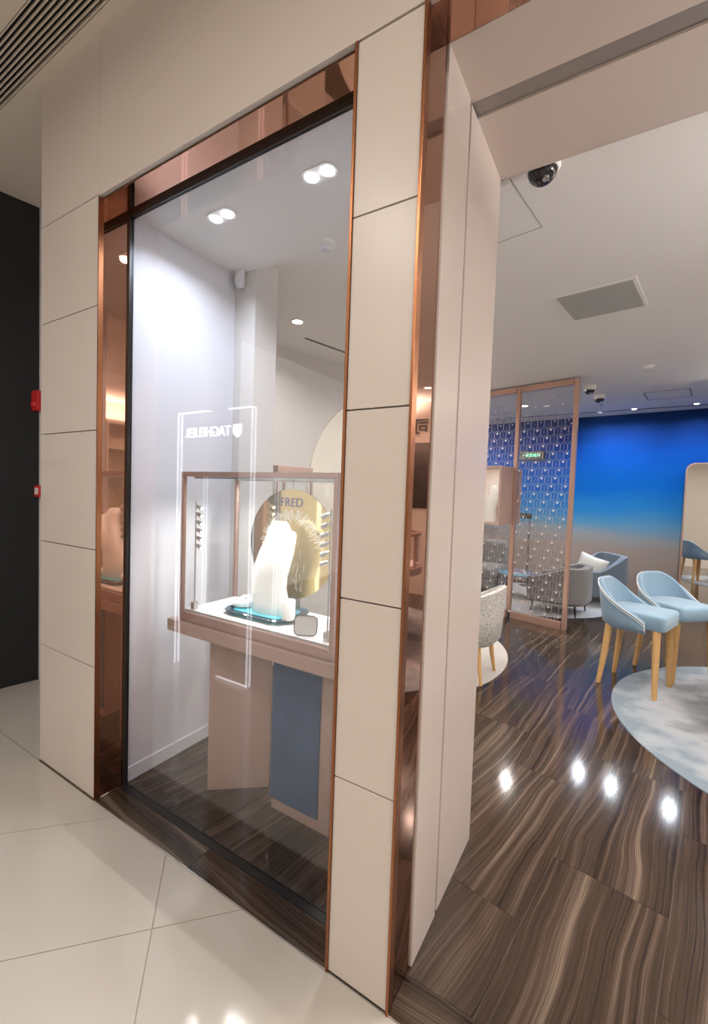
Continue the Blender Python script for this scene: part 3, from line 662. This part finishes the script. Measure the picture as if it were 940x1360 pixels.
stoolP = dict(cat='stool', w=.46, front=.12, back=.235, rb=.17, th=.045, z0=.50, splay=.05, ztop=lambda f: .60+.29*(1-f)**1.0*(1-.25*math.sin(math.pi*f)) if f < 1 else .60,
              mat=M['bluefab2'], mat2=M['bluefab'], pipe=True, inset=True, pad_front=.255, pad_r=.045, seat0=.545, seat1=.665,
              legs=[(.19, .17, .02, .03), (.19, -.17, .02, -.03), (-.15, .15, -.055, .03), (-.15, -.15, -.055, -.03)], lr=.029, legmat=M['oak'], legup=.56)
tub('bar_stool', (.155, 4.37, 0), R(-18), 'pale blue bar stool with white piping, half on the rug', 'pale blue bar stools', stoolP)
tub('bar_stool', (.45, 4.865, .008), R(-48), 'pale blue bar stool with white piping, wholly turned toward the rug centre', 'pale blue bar stools', stoolP)
chairP = dict(cat='chair', w=.56, front=.31, back=.27, rb=.22, th=.05, z0=.31, splay=.03, ztop=lambda f: .50+.30*(1-f)**1.1,
              mat=M['speckle'], mat2=M['speckle'], inset=True, pad_front=.27, pad_r=.06, seat0=.36, seat1=.47,
              legs=[(.18, .19, .03, .02), (.18, -.19, .03, -.02), (-.15, .165, -.05, .03), (-.15, -.165, -.05, -.03)], lr=.021, legmat=M['oak'], legup=.39)
tub('tub_chair', (-1.10, 3.755, .008), R(178), 'speckled grey boucle tub chair with wooden legs on the pale rug', None, chairP)
armP = dict(cat='armchair', w=.76, front=.34, back=.36, rb=.26, th=.10, z0=.16, splay=.0, ztop=lambda f: .66 if f < .25 else .66-.16*min(1, ((f-.25)/.6))**1.2,
            mat=M['greyfab'], mat2=M['greyfab'], inset=True, pad_front=.36, pad_r=.07, seat0=.20, seat1=.40,
            legs=[(.28, .28, .02, .02), (.28, -.28, .02, -.02), (-.24, .26, -.02, .02), (-.24, -.26, -.02, -.02)], lr=.014, legmat=M['black'], legup=.19)
tub('armchair', (-.66, 6.62, .008), R(172), 'low grey fabric armchair with thin black legs behind the etched screen', 'lounge armchairs', armP)
arm2 = dict(armP); arm2['mat'] = M['bluegrey']; arm2['mat2'] = M['bluegrey']; arm2['ztop'] = lambda f: .74 if f < .2 else .74-.22*min(1, (f-.2)/.5)
tub('armchair', (-.28, 7.62, .008), R(212), 'blue grey armchair with a pale cushion before the mural wall', 'lounge armchairs', arm2)
def pillow(name, loc, rot, w, h, d, m_, label):
    t = empty(name, loc, 0, label, 'cushion'); t.rotation_euler = rot
    n = 12; f_ = []; vs = []
    for s_ in (1, -1):
        for i in range(n+1):
            for j in range(n+1):
                u, v = i/n*2-1, j/n*2-1; e = (1-u*u)*(1-v*v)
                pin = 1-.10*(1-abs(u*v))*(max(abs(u), abs(v)))
                vs.append((u*w/2*pin, s_*(d/2)*(max(e, 0)**.45), v*h/2*pin))
    m = MB(); k = (n+1)**2
    for s_ in (0, 1):
        for i in range(n):
            for j in range(n):
                a = s_*k+i*(n+1)+j; q = (a, a+1, a+n+2, a+n+1); f_.append(q if s_ else q[::-1])
    m.add(vs, f_); obj('cover', m, m_, t, True)
    obj('seam', MB().tube([(-w/2*.9, 0, -h/2*.985), (0, 0, -h/2*.90), (w/2*.9, 0, -h/2*.985)], .003, 6), m_, t, True)
    return t
pillow('cushion', (-.345, 7.36, .58), (R(-14), R(16), R(-15)), .40, .32, .15, M['cushion'], 'pale square cushion resting on the blue grey armchair')
# sofa
so = empty('sofa', (-2.06, 7.35, .0075), R(-8), 'dark grey two seat sofa behind the etched screen', 'sofa')
obj('base', MB().box(-.55, .42, -.42, .42, .10, .26), M['greyfab'], so, bevel=.03)
obj('seat', MB().box(-.53, .44, -.42, .28, .26, .44), M['greyfab'], so, bevel=.05, seg=4)
obj('backrest', MB().box(-.55, .40, .22, .44, .26, .82), M['greyfab'], so, bevel=.06, seg=4)
obj('armrest', MB().box(-.6, -.48, -.42, .44, .10, .60), M['greyfab'], so, bevel=.04)
for x in (-.5, .36):
    for y in (-.36, .36): obj('leg', MB().tube([(x, y, .11), (x, y, 0)], .014, 10), M['black'], so)
# low table with magazines
tb = empty('coffee_table', (-1.27, 7.20, .0075), label='low oval table with blue stone top behind the screen', cat='table')
obj('table_top', MB().prism([(.36*math.cos(2*math.pi*k/40), .24*math.sin(2*math.pi*k/40)) for k in range(40)], .345, .37), M['tabletop'], tb, bevel=.004)
for a in (40, 140, 220, 320): obj('leg', MB().tube([(.26*math.cos(R(a)), .16*math.sin(R(a)), .346), (.30*math.cos(R(a)), .19*math.sin(R(a)), 0)], .012, 8), M['black'], tb)
for k, (x, y, rz, m_, lab) in enumerate(((-1.34, 7.2, 20, 'paper', 'white magazine lying on the low blue table, lower of the pile'), (-1.085, 7.17, -12, 'paperdark', 'dark printed magazine on the low blue table'))):
    t = empty('magazine', (x, y, .3777), R(rz), lab, 'magazine')
    obj('pages', MB().box(-.10, .10, -.14, .14, .001, .016), M['paper'], t); obj('cover', MB().box(-.102, .102, -.142, .142, .016, .0185), M[m_], t)
t = empty('magazine', (-1.345, 7.21, .3967), R(5), 'dark covered magazine on top of the white one', 'magazine')
obj('pages', MB().box(-.10, .10, -.14, .14, 0, .014), M['paper'], t); obj('cover', MB().box(-.102, .102, -.142, .142, .014, .0165), M['paperdark'], t)
# reading lamp
t = empty('floor_lamp', (-1.38, 8.2, 0), label='slim black floor lamp with horizontal head before the mural', cat='lamp')
obj('base', MB().lathe([(.12, 0), (.12, .012), (.02, .018)], 28), M['black'], t, True)
obj('pole', MB().tube([(0, 0, .015), (0, 0, 1.30)], .008, 10), M['black'], t)
obj('head', MB().box(-.33, .03, -.03, .03, 1.20, 1.29), M['black'], t, bevel=.01)
# rugs
def rug(name, loc, rx, ry, rz, m_, label, th_=.007, ex=2.0):
    pts = []
    for k in range(96):
        a = 2*math.pi*k/96; c, s_ = math.cos(a), math.sin(a)
        pts.append((rx*math.copysign(abs(c)**(2/ex), c), ry*math.copysign(abs(s_)**(2/ex), s_)))
    o = obj(name, MB().rings([[(x, y, 0) for x, y in pts], [(x, y, th_-.003) for x, y in pts], [(x*.997, y*.997, th_) for x, y in pts]]), m_, None, loc=loc, rz=rz)
    return setp(o, label, 'rug')
rug('rug', (1.49, 4.03, 0), 1.49, 1.44, R(20), M['rugblue'], 'large oval blue grey rug with smoky centre under the bar stools')
rug('rug', (-1.74, 4.05, 0), .91, 1.12, 0, M['rugpale'], 'pale cream round rug under the speckled chair')
rug('rug', (-1.15, 7.3, 0), 1.15, 1.15, 0, M['ruglounge'], 'pale blue grey round rug under the lounge seats')

# ------------------------------------------------------------------ etched glass screen
SA = R(-14.2)
ss = empty('glass_screen', (-.513, 5.709, 0), SA, 'rose gold framed glass screen etched with scallops and pearls', 'screen')
HT = 2.965; segs = [0, -.695, -1.39, -1.85]
for x in segs: obj('post', MB().box(x-.024, x+.024, -.026, .026, .09 if x > -1.8 and x < -.1 else 0, HT), M['rose'], ss, bevel=.002)
for a, b_ in zip(segs[:-1], segs[1:]):
    obj('top_rail', MB().box(b_+.03, a-.03, -.03, .03, HT-.07, HT), M['rose'], ss, bevel=.002)
    obj('bottom_rail', MB().box(b_+.03, a-.03, -.03, .03, .0, .09), M['rose'], ss, bevel=.002)
    obj('pane', MB().box(b_+.03, a-.03, -.005, .005, .09, HT-.07), M['screenglass'], ss)
PW, PH = .082, .098
for (a, b_) in list(zip(segs[:-1], segs[1:])):
    m = MB(); pe = MB(); lo, hi = b_+.035, a-.035
    def strip(pts, w_):
        for (x0, z0), (x1, z1) in zip(pts[:-1], pts[1:]):
            if min(x0, x1) < lo or max(x0, x1) > hi: continue
            l_ = math.hypot(x1-x0, z1-z0) or 1; ux, uz = -(z1-z0)/l_*w_, (x1-x0)/l_*w_
            m.add([(x0+ux, -.0062, z0+uz), (x0-ux, -.0062, z0-uz), (x1-ux, -.0062, z1-uz), (x1+ux, -.0062, z1+uz)], [(0, 1, 2, 3)])
    for row in range(28):
        z = HT-.10-PH*(row+.8)
        strength = 1 if row >= 4 else (.5 if row in (2, 3) else .15)
        off = (row % 4)*PW/2
        for col in range(-2, int(.8/PW)+3):
            x = a-.03-col*PW-off+PW; r_ = PW*.47; pearl = col % 2 == 0
            if strength >= .5:
                arc = [(x+r_*math.cos(R(d)), z+r_*math.sin(R(d))) for d in range(0, 181, 20)]
                strip([(x+r_, z-PH*.5)]+arc+[(x-r_, z-PH*.5)], .0015)
            if strength == 1:
                for d in ((30, 60, 90, 120, 150) if pearl else (50, 90, 130)):
                    strip([(x+.017*math.cos(R(d)), z+.017*math.sin(R(d))), (x+r_*.86*math.cos(R(d)), z+r_*.86*math.sin(R(d)))], .0011)
                if not pearl: strip([(x, z-PH*.6), (x, z+.01)], .0013)
            elif not pearl and row < 20: strip([(x, z-PH*.7), (x, z+.0)], .0009)
            if pearl and lo+.012 < x < hi-.012 and (strength >= .5 or row < 2 or col % 4 == 0):
                rr = .016 if strength == 1 else .009
                pe.lathe([(rr*.5, -rr*.85), (rr, 0), (rr*.5, rr*.85)], 8); 
                for q in range(24): vx, vy, vz = pe.v[-24+q]; pe.v[-24+q] = (vx+x, vy*.5-.008, vz+z)
    for row in range(9):     # thin hanging stems near the foot of the screen
        x = lo+.02+(hi-lo-.04)*random.random(); z = random.uniform(.12, 1.2); strip([(x, z), (x, z+.16)], .0011)
    obj('etched_pattern', m, M['etch'], ss)['kind'] = 'stuff'
    obj('pearls', pe, M['pearl'] if 'pearl' in M else M.setdefault('pearl', mat('pearl', (.80, .72, .66), .2, coat=.5)), ss, True)['kind'] = 'stuff'
obj('ceiling_bracket', MB().lathe([(.035, HT), (.035, 2.978)], 16, (-.36, 0)), M['rose'], ss)
# wall box on the screen
nb = empty('display_niche', (-.513-.70*math.cos(SA), 5.709-.70*math.sin(SA), 1.21), SA, 'rose taupe display box with lit front mounted on the glass screen', 'display box')
D = .34
obj('case_top', MB().box(-.46, 0, -.03-D, -.032, .71, .735), M['pink'], nb); obj('case_bottom', MB().box(-.46, 0, -.03-D, -.032, 0, .025), M['pink'], nb)
obj('case_side', MB().box(-.025, 0, -.03-D, -.032, .025, .71), M['pink'], nb); obj('case_side', MB().box(-.46, -.435, -.03-D, -.032, .025, .71), M['pink'], nb)
obj('lit_back', MB().box(-.435, -.025, -.06, -.032, .025, .71), M['niche'], nb)
obj('rear_box', MB().box(-.46, .03, .032, .13, .02, .70), M['pink'], nb)
disk_light('niche_lamp', (-.23, -.25, .70), .22, .1, NEUT, nb)
b2 = bust('necklace_bust', (0, 0, 0), 'small white necklace bust inside the lit display box on the screen', 1.0)
cx_, sx_ = math.cos(SA), math.sin(SA); lx, ly = -.20, -.20
b2.location = (nb.location.x+lx*cx_-ly*sx_, nb.location.y+lx*sx_+ly*cx_, 1.235); b2.rotation_euler[2] = SA

# exit sign, leaning mirror
t = empty('exit_sign', (-1.46, 8.6, 2.27), R(-8.07), 'green lit exit sign on the navy top of the mural wall', 'sign')
obj('box', MB().box(-.22, .22, -.05, .02, 0, .155), M['black'], t, bevel=.004)
text('lettering', '⇦安全出口', .068, M['green'], t, .001, (0, -.052, .077), (R(90), 0, 0))
mr = empty('wall_mirror', (.80, 8.262, 0), R(-8.07), 'tall rounded mirror with thin champagne frame leaning on the mural', 'mirror')
def mp_(o, tz=0): o.rotation_euler = (R(89.2), 0, 0); o.location = (.55, -.02, 1.085); return o
mp_(obj('mirror_glass', MB().prism(rrect(1.07, 2.13, .10, 10), 0, .012), M['mirror'], mr))
o = MB(); P1, P2 = rrect(1.11, 2.17, .12, 10), rrect(1.07, 2.13, .10, 10)
rg = lambda P, z: [(x, y, z) for x, y in P]
o.rings([rg(P1, -.005), rg(P1, .022), rg(P2, .022), rg(P2, -.005), rg(P1, -.005)], cap=False); mp_(obj('mirror_frame', o, M['rose'], mr))

# ------------------------------------------------------------------ right part of the shop (seen in the bronze and silver mirrors)
t = empty('round_display_counter', (1.24, 4.15, .0072), label='round champagne framed display counter on the blue grey rug', cat='counter')
obj('pedestal', MB().lathe([(.22, 0), (.22, .72)], 36), M['tealvelvet'], t, True)
obj('counter_top', MB().lathe([(.52, .72), (.52, .79), (.50, .80)], 48), M['frame'], t, True)
obj('velvet_deck', MB().lathe([(.47, .80), (.47, .81)], 40), M['plinth'], t)
for a in range(0, 360, 45): obj('post', MB().box(-.012, .012, -.012, .012, .80, 1.12), M['frame'], t, loc=(.48*math.cos(R(a)), .48*math.sin(R(a)), 0), rz=R(a))
obj('frame_ring', MB().rings([[(r_*math.cos(2*math.pi*i/48), r_*math.sin(2*math.pi*i/48), z) for i in range(48)] for r_, z in ((.50, 1.12), (.50, 1.145), (.46, 1.145), (.46, 1.12), (.50, 1.12))], cap=False), M['frame'], t, True)
obj('glass_wall', MB().rings([[(.485*math.cos(2*math.pi*i/48), .485*math.sin(2*math.pi*i/48), z) for i in range(48)] for z in (.80, 1.12)], cap=False), M['caseglass'], t, True)
disk_light('counter_lamp', (0, 0, 1.10), 6, .3, WARM, t)
t = empty('wall_picture', (1.75, 6.298, 1.36), label='large dark framed picture on the cream return wall', cat='picture')
obj('canvas', MB().box(-.32, .55, -.03, 0, 0, .98), M['art'], t); obj('frame', MB().box(-.33, .56, -.02, 0, -.01, .99), M['black'], t)
t = empty('wall_sign', (1.66, 6.298, 2.52), label='dark character sign above the picture on the cream wall', cat='sign')
text('lettering', '司', .26, M['black'], t, .01, (0, -.012, .07), (R(90), 0, 0))
sh = empty('wall_shelf', (3.2, 3.6, 0), R(90), 'tall cream display shelving against the right hand wall', 'shelf')
obj('back_panel', MB().box(-1.3, 1.3, -.19, -.17, 0, 2.6), M['cream'], sh)
for x in (-1.3, -.45, .42, 1.27): obj('upright', MB().box(x, x+.03, -.17, .17, 0, 2.6), M['cream'], sh)
for z in (.3, .8, 1.25, 1.7, 2.15, 2.57):
    for x in (-1.27, -.42, .45): obj('shelf_board', MB().box(x, x+.82, -.17, .16, z, z+.03), M['cream'], sh)

disk_light('shelf_fill_lamp', (0, 0, 2.64), 60, 2.4, SOFT, sh, 170, (R(180), 0, 0), 'RECTANGLE', .2)  # extra fill light added above the shelves for the ceiling, with its trough
obj('fill_trough', MB().box(-1.27, 1.27, -.15, .15, 2.6, 2.63), M['white'], sh)
# lit portal of the neighbouring shop and wall sign across the mall (mirrored in the window)
pt_ = empty('lit_portal', (-2.85, .14, 0), label='white lit portal frame with hanging sign standing in the mall', cat='sign')
PWD, PHT = .435, 2.17
for y in (0, -.035):
    for x in (-PWD, PWD): obj('light_tube', MB().box(x-.003, x+.003, y-.003, y+.003, .0, PHT), M['signwhite'], pt_)
    obj('light_tube', MB().box(-PWD, -.06, y-.004, y+.004, PHT, PHT+.01), M['signwhite'], pt_)
    obj('light_tube', MB().box(.18, PWD, y-.004, y+.004, PHT, PHT+.01), M['signwhite'], pt_)
obj('cross_bar', MB().box(-PWD, PWD, -.028, -.008, PHT-.004, PHT), M['steel'], pt_)
obj('light_tube', MB().box(.10, PWD, -.003, .003, .012, .018), M['signwhite'], pt_)
for x in (-.2, .2): obj('hanger_wire', MB().tube([(x, .004, 2.02), (x, -.01, PHT-.002)], .0012, 6), M['steel'], pt_)
text('lettering', 'TAGHEUER', .115, M['signsoft'], pt_, .002, (-.06, .006, 2.0), (R(90), 0, R(180)), .9)
o = obj('shield', MB().prism([(-.045, .05), (.045, .05), (.045, -.02), (0, -.055), (-.045, -.02)][::-1], 0, .004), M['signsoft'], pt_, loc=(.285, .006, 2.0)); o.rotation_euler = (R(90), 0, R(180))
ns = empty('neon_sign', (-3.9, -4.598, 2.93), label='row of outlined white neon shapes on the wall across the mall', cat='sign')
for k, ty in enumerate('OOUU'):
    x = -.6+k*.4
    pts = [(x, 0, 0), (x, 0, .26), (x+.28, 0, .26), (x+.28, 0, 0), (x, 0, 0)] if ty == 'O' else [(x, 0, .26), (x, 0, 0), (x+.28, 0, 0), (x+.28, 0, .26)]
    for p, q in zip(pts[:-1], pts[1:]): obj('neon_tube', MB().tube([(p[0], .03, p[2]), (q[0], .03, q[2])], .012, 6), M['signwhite'], ns)
